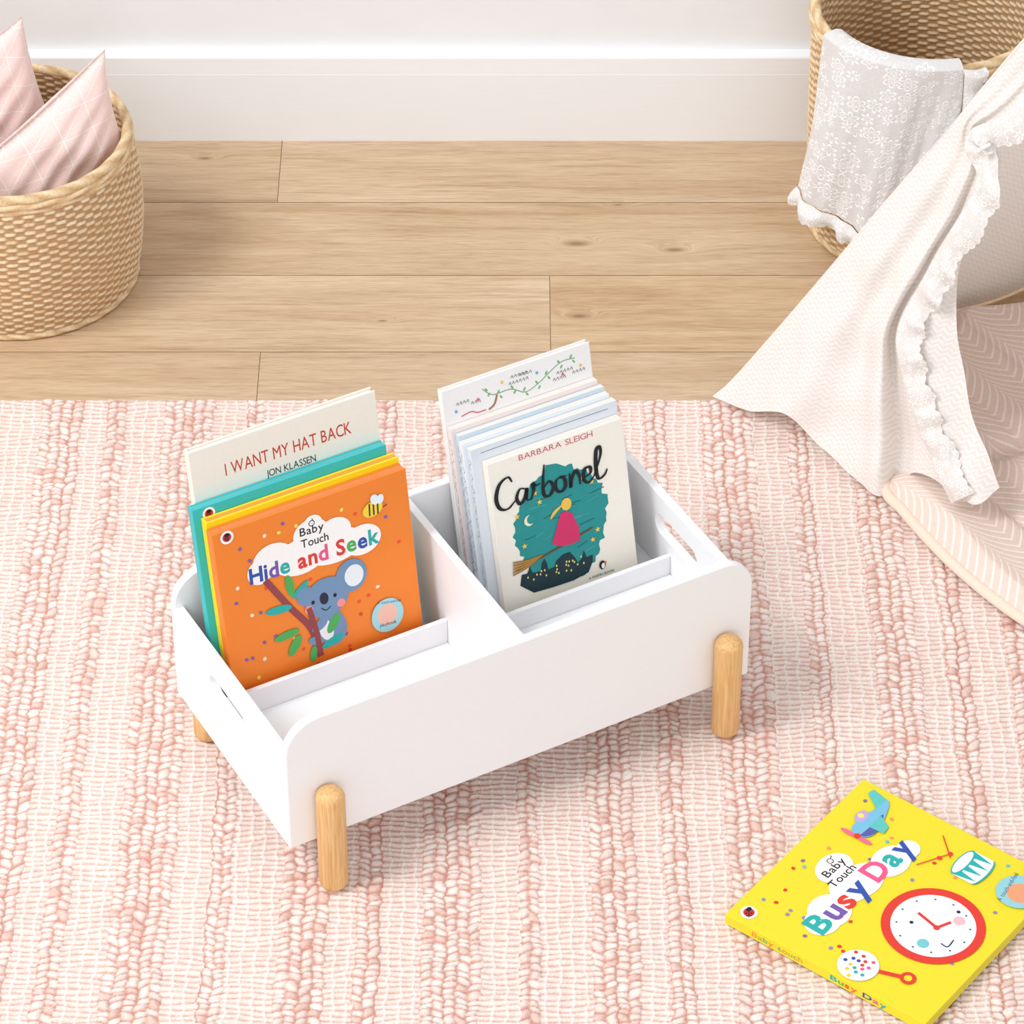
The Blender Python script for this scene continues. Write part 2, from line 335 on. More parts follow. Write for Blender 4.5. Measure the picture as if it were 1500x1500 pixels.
# ------------------------------------------------------------ rug
def rug():
    dx=.0013; xs=np.arange(-.82,.82,dx); ys=np.arange(-.90,.184,dx)
    NB=int(1.9/dx); bx=np.arange(NB)*dx-.93
    typ=np.zeros(NB,int); fx=np.zeros(NB); cid=np.zeros(NB,int)
    c=.0108
    pat=[('c',c)]*5+[('f',.034)]+[('c',c*.9)]*2+[('f',.046)]+[('c',c*1.0)]*4+[('f',.026)]+[('c',c)]*2+[('f',.038)]
    x=-.93;i=0
    while x<.97:
        t,wd=pat[i%len(pat)]; m=(bx>=x)&(bx<x+wd); typ[m]=0 if t=='c' else 1; fx[m]=(bx[m]-x)/wd; cid[m]=i; x+=wd; i+=1
    X,Y=np.meshgrid(xs,ys)
    XW=X+.0014*np.sin(Y*13+X*3)+.0011*np.sin(Y*57+X*80)+.0008*np.sin(Y*230+X*50)+.0006*np.sin(Y*410-X*97)
    I=np.clip(((XW+.93)/dx).astype(int),0,NB-1); FX=fx[I]; T=typ[I]; C=cid[I]
    FX=np.clip(FX,0.0,1)
    wob=.0024*np.sin(X*31+Y*17)+.0016*np.sin(X*73-Y*41+1)+.0012*np.sin(Y*160+X*90)+.0007*np.sin(Y*333-X*170)
    rng=np.random.RandomState(3); cp=rng.rand(400); slant=np.where(C%2==0,1,-1)
    p=.0084+.002*(cp[C]-.5); ph=(Y+wob)/p+slant*(FX-.5)*.35+cp[C]*7+.28*np.sin(Y*90+C*1.7)
    fy=ph-np.floor(ph); kid=np.floor(ph).astype(int)
    hr=np.abs(np.sin(kid*12.9898+C*78.233)*43758.5453)%1; hr2=np.abs(np.sin(kid*39.34+C*11.13)*24634.63)%1
    sx=np.clip(FX+.36*(hr2-.5)*np.sin(PI*FX),0.0,1)
    tw=np.clip(np.abs(np.sin(PI*fy))**.65*np.abs(np.sin(PI*sx))**.5,0,1)
    hc=.0015+(.0030+.0026*(hr-.5))*tw+.0003*np.sin(ph*2*PI*3+sx*5)*tw
    # flat weave: long horizontal ribs tied by thin upright threads
    pr=.0066; q=(Y+wob*.7)/pr; r=np.floor(q).astype(int); fq=q-r; cx=XW/.0118; ck=np.floor(cx).astype(int); fc=cx-ck
    h2=np.abs(np.sin(r*3.17+ck*9.71)*4375.5)%1
    tie=np.exp(-((fc-.5)/.11)**2)
    rib=np.abs(np.sin(PI*fq))**.8
    hf=.001+.0022*rib*(.75+.25*h2)+.0010*tie
    H=np.where(T==0,hc,hf)
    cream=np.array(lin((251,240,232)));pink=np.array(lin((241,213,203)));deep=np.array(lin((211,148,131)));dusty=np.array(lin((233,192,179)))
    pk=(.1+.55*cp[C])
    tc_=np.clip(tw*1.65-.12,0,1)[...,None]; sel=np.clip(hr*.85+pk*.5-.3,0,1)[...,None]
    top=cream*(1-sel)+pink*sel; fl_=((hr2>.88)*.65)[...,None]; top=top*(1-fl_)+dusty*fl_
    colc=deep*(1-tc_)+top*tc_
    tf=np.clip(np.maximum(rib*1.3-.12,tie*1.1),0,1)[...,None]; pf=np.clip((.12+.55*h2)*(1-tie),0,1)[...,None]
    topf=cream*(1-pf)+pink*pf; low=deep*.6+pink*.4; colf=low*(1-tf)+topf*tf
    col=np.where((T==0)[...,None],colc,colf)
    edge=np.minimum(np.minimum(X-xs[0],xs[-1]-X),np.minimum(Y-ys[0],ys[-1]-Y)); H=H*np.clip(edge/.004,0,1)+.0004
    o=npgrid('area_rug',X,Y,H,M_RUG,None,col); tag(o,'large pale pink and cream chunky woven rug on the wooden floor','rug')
# ------------------------------------------------------------ book box
A=math.radians(29.0); BX=Vector((math.cos(A),math.sin(A),0)); BY=Vector((-math.sin(A),math.cos(A),0)); BO=Vector((-.200,-.539,0))
root=thing('book_box','white two-compartment book storage box on four beech legs, standing on the rug','storage box',mat=Matrix.Translation(BO)@Matrix.Rotation(A,4,'Z'))
LW=.4846; DD=.24; TK=.009
def rounded_panel(name,y0,y1):
    z0,z1,r=.055,.202,.034; o=[(0,z0),(LW,z0)]
    for i in range(13): a=PI/2*i/12; o.append((LW-r+r*math.cos(a),z1-r+r*math.sin(a)))
    for i in range(13): a=PI/2+PI/2*i/12; o.append((r+r*math.cos(a),z1-r+r*math.sin(a)))
    n=len(o); V=[(x,y0,z) for x,z in o]+[(x,y1,z) for x,z in o]
    F=[tuple(range(n)),tuple(range(n,2*n))[::-1]]+[(i,n+i,n+(i+1)%n,(i+1)%n) for i in range(n)]
    return mesh(name,V,F,WHITE,root,bevel=.0012)
rounded_panel('front_panel',0,TK); rounded_panel('back_panel',DD-TK,DD)
def side_panel(name,x0,x1):
    bm=bmesh.new(); out=[(TK,.055),(DD-TK,.055),(DD-TK,.166),(TK,.166)]; hole=[]
    cy,cz,hl,r=.122,.133,.027,.0115
    for i in range(11): a=-PI/2+PI*i/10; hole.append((cy+hl+r*math.cos(a),cz+r*math.sin(a)))
    for i in range(11): a=PI/2+PI*i/10; hole.append((cy-hl+r*math.cos(a),cz+r*math.sin(a)))
    E=[]
    for loop in (out,hole):
        vs=[bm.verts.new((x0,y,z)) for y,z in loop]; E+=[bm.edges.new((vs[i],vs[(i+1)%len(vs)])) for i in range(len(vs))]
    bmesh.ops.triangle_fill(bm,use_beauty=True,use_dissolve=False,edges=E)
    # keep only the ring between outline and hole
    for f in list(bm.faces):
        c=f.calc_center_median()
        if abs(c.z-cz)<r*.98 and abs(c.y-cy)<hl: bm.faces.remove(f)
    e=bmesh.ops.extrude_face_region(bm,geom=[f for f in bm.faces])
    for v in e['geom']:
        if isinstance(v,bmesh.types.BMVert): v.co.x=x1
    bmesh.ops.recalc_face_normals(bm,faces=bm.faces)
    me=bpy.data.meshes.new(name); bm.to_mesh(me); bm.free(); me.materials.append(WHITE)
    o=link(bpy.data.objects.new(name,me),root); b=o.modifiers.new('bevel','BEVEL'); b.width=.0008; b.segments=2; b.limit_method='ANGLE'
side_panel('side_panel',0,TK); side_panel('side_panel',LW-TK,LW)
XD=.2385
boxes('divider',[(XD,XD+.008,TK,DD-TK,.079,.2)],WHITE,root)
ZF=.079
boxes('bottom_panel',[(TK,LW-TK,TK,DD-TK,.070,ZF)],WHITE,root)
boxes('lip',[(TK,XD,.1425,.1475,ZF,.118)],WHITE,root); boxes('lip',[(XD+.008,LW-TK,.130,.135,ZF,.108)],WHITE,root)
boxes('shelf',[(TK,XD,TK,.1425,.0855,.0905)],WHITE,root); boxes('shelf',[(XD+.008,LW-TK,TK,.130,.0805,.0855)],WHITE,root)
def leg(x,y,ztop,dome=True):
    R=.0134; prof=[(.001,.0066),(R-.003,.0066),(R-.001,.0078),(R,.011)]
    if dome:
        prof+=[(R,ztop-.010)]+[(R*math.cos(a),ztop-.010+.010*math.sin(a)) for a in [PI/2*i/8 for i in range(1,8)]]+[(.0008,ztop)]
    else: prof+=[(R,ztop),(.001,ztop)]
    lathe('leg',prof,M_LEG,root,40,(x,y,0))
leg(.0355,-.0134,.125); leg(.0355+.4175,-.0134,.125)
leg(.0205,.2205,.0698,False); leg(LW-.0205,.2205,.0698,False)
# ------------------------------------------------------------ books
def make_book(label,W,H,T,mw,cover,pages,group=None,c=.0016,inset=.002,name='book',back=None):
    r=thing(name,label,'book',mat=mw,group=group)
    boxes('cover',[(0,W,0,H,-c,0),(0,W,0,H,-T,-T+c),(0,c,0,H,-T+c,-c)],[cover]+([back] if back else []),r,.0005,[0,1,1] if back else None)
    boxes('pages',[(c,W-inset,inset,H-inset,-T+c+.00005,-c-.00005)],pages,r,0)
    return r
def lean(s,t0,d,phi,T):
    X=BX; Y=BY*math.sin(phi)+Vector((0,0,math.cos(phi))); Z=X.cross(Y)
    o=BO+BX*s+BY*(t0+d/math.cos(phi)+T*math.sin(phi)*math.tan(phi))+Vector((0,0,ZF+.0004+T*math.sin(phi)))
    m=Matrix.Identity(4)
    for i,vv in enumerate((X,Y,Z,o)):
        for j in range(3): m[j][i]=vv[j]
    return m
PG=pages_mat('page_edges',(247,244,238),(222,216,208))
PHL=math.radians(9.5); PHR=math.radians(12.8)
GLB='picture books in the left compartment'; GRB='paperbacks in the right compartment'
BLUE=(52,84,170);RED=(226,62,50);TEAL=(40,176,170);PINK=(236,90,140);YEL=(250,205,40);GRN=(80,175,90);PUR=(120,90,170)
def ladybird(a,px,py,r):
    a.ell(px,py,r,r,(250,250,250)); a.ell(px,py,r*.66,r*.66,(205,40,45)); a.ell(px,py-r*.35,r*.38,r*.3,(30,25,25))
    a.pstroke([(px,py-r*.3),(px,py+r*.1),(px,py+r*.6)],r*.12,(30,25,25))
    for dx,dy in ((-.28,.1),(.28,.1),(-.2,.4),(.2,.4)): a.ell(px+dx*r,py+dy*r,r*.12,r*.12,(30,25,25),n=10)
def babyface(a,px,py,r):
    K=(40,35,45); a.ell(px,py,r,r,K); a.ell(px,py,r*.72,r*.72,(255,250,248)); a.ell(px-r*.3,py,r*.13,r*.13,K,n=8); a.ell(px+r*.3,py,r*.13,r*.13,K,n=8)
    a.pstroke([(px,py-r*.7),(px+r*.3,py-r*1.2),(px,py-r*1.5)],r*.25,K)
def dots(a,W,H,cols,n,r=.0016):
    for i in range(n): a.ell(random.uniform(.06,.95)*W,random.uniform(.05,.95)*H,r,r*1.15,random.choice(cols),local=True,n=12,rot=random.random()*3)
# left compartment
T1=.0125; TL0=.1495; mw=lean(.0215,TL0,0,PHL,T1); ORG=flat((247,136,48),.4,'orange_board'); W1,H1=.1970,.2025
b=make_book('orange board book with a koala on its cover, front of the left compartment',W1,H1,T1,mw,ORG,pages_mat('orange_pages',(240,158,98),(212,112,54),500),GLB,.0022,.0006,'board_book')
a=Art(world=mw); dots(a,W1,H1,[(226,66,44),(255,222,96),(130,100,170),(250,236,214),(240,84,60)],48,.0018)
ladybird(a,332,787,9.5)
for q in ((455,782,26,22),(490,778,24,20),(458,768,14,14),(400,820,30,24),(440,815,40,26),(490,800,45,24),(530,790,28,22),(380,838,18,18)): a.ell(*q,(255,250,248))
babyface(a,456,766,4.5)
a.text('Baby',(439,786),(474,775),.0085,(40,35,45),.01); a.text('Touch',(441,803),(481,790),.0085,(40,35,45),.01)
a.text('Hide and Seek',(366,856),(556,793),.0160,[BLUE,BLUE,PUR,TEAL,0,RED,RED,PINK,0,RED,GRN,BLUE,TEAL],.028,wave=.0003)
a.pstroke([(388,850),(425,890),(455,920),(470,960)],9,(150,70,75)); a.pstroke([(440,905),(480,935)],5,(150,70,75))
for (x,y,rx,ry,ro,cc) in ((424,858,6,17,.1,GRN),(440,863,5,15,-.9,TEAL),(408,893,19,6,-.1,TEAL),(420,930,19,6,.1,GRN),(432,945,7,16,-.6,GRN)): a.ell(x,y,rx,ry,cc,ro)
KO=(116,148,184)
a.ell(486,918,21,28,KO,.2); a.ell(478,922,10,16,(240,240,244),.2)
a.ell(514,842,23,24,KO); a.ell(518,842,14,16,(236,240,246)); a.ell(447,873,13,14,KO); a.ell(478,874,33,29,KO,.1)
a.ell(474,876,6.5,9,(40,40,60),.1); a.ell(458,882,2.6,3,(30,30,40)); a.ell(490,871,2.6,3,(30,30,40)); a.ell(452,893,6,6,(244,150,150)); a.ell(499,882,6,6,(244,150,150))
a.pstroke([(470,890),(477,893),(484,887)],1.6,(30,30,40)); a.ell(468,915,13,7,KO,.5); a.ell(462,938,11,6,KO,-.4); a.pstroke([(452,890),(463,925),(470,960)],8,(150,70,75))
for (x,y,rx,ry,ro,cc) in ((488,912,7,15,-.6,GRN),(487,938,17,6,.3,TEAL),(459,957,5,12,-.2,GRN)): a.ell(x,y,rx,ry,cc,ro)
a.ell(545,745,15,11,(250,215,60),.2)
for dx in (-5,1,7): a.pstroke([(545+dx,736-dx*.3),(546+dx,754-dx*.3)],2.4,(60,50,60))
a.ell(548,731,6,8,(235,245,250),.3); a.ell(556,730,5,7,(235,245,250),-.2); a.pstroke([(560,742),(566,738)],1.4,(60,50,60))
a.ell(567,900,24,25,(170,222,232)); a.ell(567,899,15,16,(246,196,178))
a.text('A touch-and-feel',(552,885),(586,880),.0032,(70,80,110)); a.text('playbook',(556,918),(580,911),.0035,(40,50,90))
a.build('front_print',b)
T2=.011; mw=lean(.0225,TL0,T1+.0006,PHL,T2)
b=make_book('yellow board book, only its edge showing behind the orange one',W1-.001,H1+.004,T2,mw,flat((250,226,36),.4,'yellow_board'),pages_mat('mixed_pages',(250,196,70),(236,120,54),400),GLB,.0022,.0006,'board_book')
T3=.0105; mw=lean(.0155,TL0,T1+T2+.0012,PHL,T3); W3,H3=.197,.2145
b=make_book('turquoise board book with round white emblem at its corner, third in the left compartment',W3,H3,T3,mw,flat((58,192,196),.4,'turquoise_board'),pages_mat('teal_pages',(116,210,211),(48,160,166),450),GLB,.0022,.0006,'board_book')
a=Art(world=mw); ladybird(a,306,752,9); a.build('front_print',b)
T4=.0095; mw=lean(.0235,TL0,T1+T2+T3+.0018,PHL,T4); W4,H4=.189,.265
b=make_book('tall cream picture book with red capital lettering, rearmost in the left compartment',W4,H4,T4,mw,flat((245,239,228),.6,'cream_cover'),PG,GLB,.0018,.002,'picture_book')
a=Art(world=mw); a.text('I WANT MY HAT BACK',(331,697),(515,634),.0128,(200,62,46)); a.text('JON KLASSEN',(391,699),(463,675),.0072,(50,42,40))
a.build('front_print',b)
# right compartment
TR0=.1415
T5=.0105; mw=lean(.3025,TR0,0,PHR,T5); W5,H5=.1455,.176
b=make_book('cream paperback with a teal night-sky picture, front of the right compartment',W5,H5,T5,mw,flat((250,244,232),.5,'ivory_cover'),PG,GRB,.0008,.0004,'paperback')
a=Art(world=mw); a.text('BARBARA SLEIGH',(760,675),(868,639),.0060,(214,92,116))
TLB=(38,146,146); uv0=a.loc(822,768)
pts=[]
for i in range(90):
    an=2*PI*i/90; rx,ry=.0495,.064; g=1+random.uniform(-.07,.05)+.04*math.sin(an*5); pts.append((uv0[0]+rx*math.cos(an)*g,uv0[1]+ry*math.sin(an)*g))
a.poly(pts,TLB)
for i in range(26):
    x=random.uniform(765,865); y=random.uniform(715,830)
    a.pstroke([(x,y),(x+random.uniform(12,26),y-random.uniform(6,12))],1.4,random.choice([(20,105,108),(70,165,160)]))
DK=(22,52,62)
sk=[(762,858),(764,842),(772,840),(776,830),(780,839),(792,836),(793,826),(797,818),(801,825),(803,834),(812,830),(814,822),(824,812),(834,808),(842,816),(846,824),(852,818),(855,806),(859,816),(868,812),(868,822),(862,838),(840,850),(810,860),(782,868)]
a.ppoly(sk,DK)
for i in range(22):
    x=random.uniform(772,860); y=848-(x-770)*.3+random.uniform(-9,7); a.ell(x,y,1.3,1.8,(240,220,120),n=6)
for (x,y) in ((790,735),(757,757),(812,712),(866,705),(875,775),(768,800),(868,790),(783,722),(850,700)):
    u,v=a.loc(x,y); r=.0032; a.poly([(u+(r if k%2==0 else r*.42)*math.sin(PI*k/5),v+(r if k%2==0 else r*.42)*math.cos(PI*k/5)) for k in range(10)],(246,206,92))
a.ell(775,762,8,8,(246,236,200)); a.ell(778,760,7,7,TLB)
# plain generic stand-in for the figure: a rider shape in a magenta dress on a broomstick
a.pstroke([(757,836),(800,812),(868,772)],2.6,(110,70,40))
for k in range(9): a.pstroke([(796,812),(772,820+k*1.4),(751,824+k*2.4)],1.6,(196,150,70) if k%2 else (150,104,46))
MG=(214,48,104)
a.ppoly([(820,752),(829,748),(838,752),(846,770),(850,790),(836,797),(820,800),(808,796),(813,780)],MG)
a.pstroke([(826,757),(838,768),(848,774)],4.5,MG)
a.ell(829,738,8,9,(240,196,84)); a.pstroke([(822,740),(812,750),(806,760)],5,(240,196,84),taper=True)
INK=(28,28,34)
STR=[[(.95,1.3),(.75,1.6),(.3,1.35),(.08,.7),(.22,.15),(.62,0),(1.05,.32)],[(1.6,.72),(1.3,.8),(1.1,.4),(1.25,.05),(1.52,.3),(1.66,.75),(1.6,.2),(1.82,.08)],[(1.82,.08),(1.98,.5),(1.98,.85),(2.12,.72),(2.35,.76)],
[(2.62,1.65),(2.5,.9),(2.48,.15),(2.75,.0),(3.0,.35),(2.8,.72),(2.52,.5)],[(3.4,.76),(3.14,.6),(3.14,.15),(3.38,.0),(3.6,.2),(3.58,.6),(3.36,.76),(3.7,.72)],[(3.85,.78),(3.86,.05),(3.95,.5),(4.18,.8),(4.34,.5),(4.36,.05)],[(4.5,.3),(4.9,.45),(4.92,.76),(4.65,.75),(4.55,.25),(4.8,.0),(5.1,.25)],[(5.1,.25),(5.5,1.2),(5.48,1.65),(5.3,1.5),(5.22,.7),(5.3,.05),(5.62,.12),(5.8,.4)]]
p0=Vector(a.loc(726,751)); p1=Vector(a.loc(890,697)); d=(p1-p0); k=d.length/5.8; d.normalize(); up=Vector((-d.y,d.x))
for st in STR: a.stroke([tuple(p0+d*(x*k)+up*(y*k*.98)) for x,y in st],.0037,INK,n=40,taper='brush')
a.text('A PUFFIN BOOK',(862,849),(900,836),.0028,INK); a.ell(882,827,5,6.5,(28,28,34)); a.ell(883,828,2.8,4.2,(250,250,250)); a.ell(886,823,2.2,1.4,(230,120,50))
a.build('front_print',b)
d0=T5+.0006; specs=[((226,232,240),'pale blue grey paperback, second in the right compartment',.2925,.188,.0085,.157),((236,242,248),'icy white paperback, third in the right compartment',.289,.1905,.0075,.158),((208,223,236),'light blue paperback, fourth in the right compartment',.290,.193,.0075,.157),((244,230,228),'blush pink paperback, fifth in the right compartment',.2865,.196,.008,.158)]
for q,(c,lb,s,h,t,wd) in enumerate(specs):
    mw=lean(s,TR0,d0,PHR,t); b=make_book(lb,wd,h,t,mw,flat(c,.5),PG,GRB,.0007,.0003,'paperback')
    sp=Art((0,h,-t),(0,-1,0),(0,0,1),(-1,0,0)); ink=[(120,124,134),(110,118,130),(112,120,132),(150,120,120)][q]
    x=.012
    while x<h*.75:   # handwritten spine title, too small to read
        n=random.randint(3,5); pts=[(x+.0022*k,t*.5+random.uniform(-.28,.28)*t) for k in range(n+1)]; sp.stroke(pts,.0005,ink); x+=.0022*n+.0035
    sp.ell(h*.9,t*.5,.0028,.0028,ink,local=True); sp.build('spine_print',b)
    fp_=Art(world=mw); fp_.stroke([(.01,h-.006),(wd*.5,h-.0055),(wd-.01,h-.006)],.0006,ink); fp_.build('front_print',b)
    d0+=t+.0005
T6=.008; mw=lean(.2855,TR0,d0,PHR,T6); W6,H6=.159,.231
b=make_book('tall white picture book with a green vine drawing, rearmost in the right compartment',W6,H6,T6,mw,flat((246,244,244),.5,'white_cover'),PG,GRB,.0016,.0015,'picture_book')
a=Art(world=mw)
a.pstroke([(706,570),(722,578),(748,570),(770,574),(790,560),(802,548),(822,530),(842,524)],1.3,(120,170,120))
for i,(x,y) in enumerate(((712,574),(730,577),(750,570),(768,573),(786,563),(800,549),(818,533),(836,525))): a.ell(x,y-3,1.5,3.2,(120,185,120),(-1)**i*.6,n=10); a.ell(x+4,y+4,1.4,3,(120,185,120),(-1)**i*-.6,n=10)
a.pstroke([(728,578),(724,592),(716,600)],3,(170,120,90)); a.pstroke([(676,610),(690,603),(700,604),(712,600)],1.6,(226,90,110))
for (x,y,w_) in ((748,552,26),(745,562,32),(760,549,20),(810,556,22),(815,546,26),(838,545,22),(690,590,16),(668,592,20)):
    for k in range(int(w_/5)): a.pstroke([(x+k*5,y-k*1.7+2),(x+k*5+2,y-k*1.7-2),(x+k*5+3.5,y-k*1.7+2)],.8,(110,110,120))
for (x,y) in ((700,585),(735,560),(786,546),(850,535),(668,603),(824,548)):
    a.ell(x,y,2.2,2.2,random.choice([(240,200,80),(230,110,120),(120,170,210)]),n=8)
a.build('front_print',b)
# yellow book on the rug
ZB=.0190; TB=.0115
L=Pz(1062,1339,ZB); Tt=Pz(1275,1143,ZB); X=(Tt-L); X.z=0; X.normalize(); ang=math.atan2(X.y,X.x)+math.radians(1.5); X=Vector((math.cos(ang),math.sin(ang),0)); Y=Vector((-X.y,X.x,0))
WB,HB=.222,.215; o=L-Y*HB
mw=Matrix.Identity(4)
for i,vv in enumerate((X,Y,Vector((0,0,1)),o)):
    for j in range(3): mw[j][i]=vv[j]
b=make_book('yellow board book with a red clock on its cover, lying flat on the rug',WB,HB,TB,mw,flat((236,219,46),.45,'sunny_board'),pages_mat('yellow_pages',(240,226,90),(210,190,40),450),None,.0022,.0006,'board_book')
a=Art(world=mw); a.px=1/1640; a.py=1/1640
dots(a,WB,HB,[RED,(120,190,190),(150,140,180),(250,150,90),(140,110,160)],46,.0019)
ladybird(a,1097,1337,13)
for q in ((1222,1272,34,26),(1245,1300,34,30),(1215,1335,36,32),(1262,1290,40,30),(1305,1262,36,28),(1205,1350,30,26),(1330,1245,20,18)): a.ell(*q,(255,250,248))
babyface(a,1216,1262,5.5)
a.text('Baby',(1213,1287),(1240,1262),.0085,(40,35,45),.01); a.text('Touch',(1222,1302),(1255,1272),.0085,(40,35,45),.01)
a.text('Busy',(1204,1371),(1278,1301),.023,[TEAL,PUR,RED,BLUE],.03); a.text('Day',(1286,1294),(1342,1243),.023,[PINK,TEAL,BLUE],.03)
u,v=a.loc(1367,1357); a.ell(u,v,.047,.047,(226,62,50),local=True,n=56); a.ell(u,v,.0385,.0385,(236,243,251),local=True,n=56)
for k in range(12):
    an=PI*k/6; a.ell(u+.033*math.cos(an),v+.033*math.sin(an),.0011,.0011,(90,100,130),local=True,n=8)
a.pstroke([(1372,1360),(1345,1338)],5,RED); a.pstroke([(1372,1360),(1393,1352)],5,RED); a.ell(1372,1360,5,5,RED)
a.ell(1335,1352,3,3,(40,40,60)); a.ell(1404,1337,3,3,(40,40,60)); a.ell(1352,1383,9,9,(120,200,205)); a.ell(1405,1350,9,9,(244,190,195)); a.pstroke([(1378,1383),(1388,1388),(1397,1378)],2,(40,40,60))
a.pstroke([(1262,1418),(1322,1432)],7,(226,62,50)); a.ell(1330,1434,12,12,(226,62,50)); a.ell(1330,1434,6,6,(238,220,38)); a.ell(1257,1415,31,31,(247,244,246))
for i in range(16):
    an=i*2.4; r=6+1.3*i; a.ell(1257+r*math.cos(an),1415+r*.75*math.sin(an),3.2,3.2,[RED,TEAL,BLUE,PINK,YEL][i%5],n=10)
# drum, drawn upright on the cover
u,v=a.loc(1425,1272); hw,hh=.0185,.0105
a.ell(u,v-hh,hw,.006,TEAL,local=True); a.poly([(u-hw,v-hh),(u+hw,v-hh),(u+hw,v+hh),(u-hw,v+hh)],(248,248,250)); a.ell(u,v-hh+.001,hw*.98,.0052,(248,248,250),local=True)
for k in range(4):
    x=u-hw+.0046+k*.0092; a.poly([(x-.0042,v+hh-.002),(x,v-hh-.002-.001*(k in (1,2))),(x+.0042,v+hh-.002)],TEAL)
a.ell(u,v+hh,hw,.0065,TEAL,local=True); a.ell(u,v+hh+.0004,hw*.88,.005,(240,240,244),local=True)
a.pstroke([(1342,1268),(1392,1252)],1.8,RED); a.pstroke([(1381,1225),(1392,1258)],1.8,RED); a.ell(1392,1252,4,4,RED); a.ell(1376,1258,4,4,RED)
# toy aeroplane: rounded body, tail fin, wing, cockpit and propeller
u,v=a.loc(1276,1206); AQ=(96,196,190)
def pl(pts,c): a.poly([(u+x*.00125,v+y*.00125) for x,y in pts],c)
bod=[(tuple(q)) for q in catmull([(-18,2),(-14,8),(-2,9),(12,6),(26,5),(24,0),(8,-6),(-6,-9),(-15,-6),(-18,2)],40)]
pl(bod[:-1],(122,190,222)); pl([(14,5),(24,19),(30,18),(27,4)],AQ); pl([tuple(q) for q in catmull([(-17,-1),(-4,-2),(12,-2),(6,-6),(-6,-9),(-14,-6),(-17,-1)],24)][:-1],(92,92,168))
a.ell(u+.0012,v+.0115,.0085,.0055,(196,166,220),local=True); a.ell(u+.0015,v+.0125,.003,.003,(250,225,120),local=True)
pl([(-5,-1),(10,-2),(4,-13),(-4,-14)],AQ); a.ell(u-.0235,v+.0085,.0026,.0095,(240,110,150),local=True); a.ell(u-.0235,v-.008,.0026,.0085,(240,110,150),local=True); a.ell(u-.0225,v,.0035,.0035,(226,62,50),local=True)
a.ell(1492,1308,34,34,(150,206,216)); a.ell(1494,1310,20,20,(236,160,120)); a.text('A touch-and-feel',(1466,1322),(1492,1282),.0045,(60,80,110))
a.build('front_print',b)
sp=Art((0,HB,-TB),(0,-1,0),(0,0,1),(-1,0,0)); sp.text('Baby touch',(.03,.0030),(.085,.0030),.0056,[(232,150,60),(170,190,60),(120,180,110)],.01,local=True); sp.text('Busy Day',(.115,.0030),(.175,.0030),.0058,[TEAL,GRN,RED,(232,120,60),0,BLUE,PINK,TEAL],.02,local=True); sp.build('spine_print',b)
# ------------------------------------------------------------ baskets
def basket(label,c,R0,R1,Rm,Hh,name='wicker_basket',tone=1.0):
    root=thing(name,label,'basket',(c.x,c.y,0))
    p=.0047; rows=int(Hh/p); p=Hh/rows; m=rows*7; K=int(2*PI*Rm/.0110)//2*2; n=K*9
    z=np.linspace(.004,Hh,m); th=np.linspace(0,2*PI,n,endpoint=False); TH_,Z=np.meshgrid(th,z)
    f=(Z/Hh); Rb=R0*(1-f)**2+2*f*(1-f)*(2*Rm-.5*(R0+R1))+R1*f*f
    def surf(sign,off):
        zz=Z/p+.05*np.sin(TH_*11+Z*40)+.04*np.sin(TH_*23); j=np.floor(zz).astype(int); fz=zz-j; cc=TH_/(2*PI)*K+.08*np.sin(Z*90+TH_*9); ph=np.cos(PI*cc+PI*j)
        rr=np.abs(np.sin(PI*fz))**.45; pp=np.clip(.5+1.1*ph,0,1); bead=np.sqrt(np.clip(ph,0,1)); hgt=(.0012*pp+.0006*bead)*rr+.0004*rr
        kk=np.floor(cc+.5).astype(int); hs=np.abs(np.sin(j*12.9+kk*4.1)*4375.85)%1; hj=np.abs(np.sin(j*7.7)*137.3)%1
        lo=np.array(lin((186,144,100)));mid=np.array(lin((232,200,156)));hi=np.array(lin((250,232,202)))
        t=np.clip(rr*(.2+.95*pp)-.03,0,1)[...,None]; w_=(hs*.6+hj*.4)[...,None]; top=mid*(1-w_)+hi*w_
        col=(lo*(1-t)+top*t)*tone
        R=Rb+off+sign*hgt; return R*np.cos(TH_),R*np.sin(TH_),Z,col
    X,Y,Zz,C=surf(1,0); npgrid('body',X,Y,Zz,M_WICK,root,C,wrap=True)
    X,Y,Zz,C=surf(-1,-.005); npgrid('inner_wall',X[::-1],Y[::-1],Zz[::-1],M_WICK,root,C[::-1],wrap=True)
    lathe('bottom',[(.001,.004),(R0-.004,.004),(R0-.004,.008),(.001,.008)],flat((215,180,132),.7,'reed_base'),root,64)
    def rope(nm,R,zc,rr,tw,am=.05):
        nt_=900; na=18; t=np.linspace(0,2*PI,nt_,endpoint=False); a_=np.linspace(0,2*PI,na+1); Tg,Ag=np.meshgrid(t,a_)
        s=np.cos(2*Ag+tw*Tg); r=rr*(1+am*s); X=(R+r*np.cos(Ag))*np.cos(Tg); Y=(R+r*np.cos(Ag))*np.sin(Tg); Zr=zc+r*np.sin(Ag)
        q=np.clip(.5+.5*s,0,1)[...,None]; col=np.array(lin((218,182,136)))*(1-q)+np.array(lin((243,219,180)))*q
        npgrid(nm,X,Y,Zr,M_WICK,root,col*tone,wrap=True)
    rope('rim',R1-.002,Hh+.002,.0054,24); rope('rim',R1+.0015,Hh-.005,.0038,-20); rope('rim',R1+.0015,Hh-.0115,.0032,20); rope('base_band',R0+.001,.0045,.0040,30)
    return root
CL=Pz(34,397); CL.z=0; basket('round wicker basket holding two pink cushions, against the left edge of the photo',CL,.124,.128,.136,.181)
CR=Pz(1335,317); CR.z=0; HR=.272; basket('tall wicker basket with a white lace blanket hung over its rim',CR,.115,.123,.121,HR)
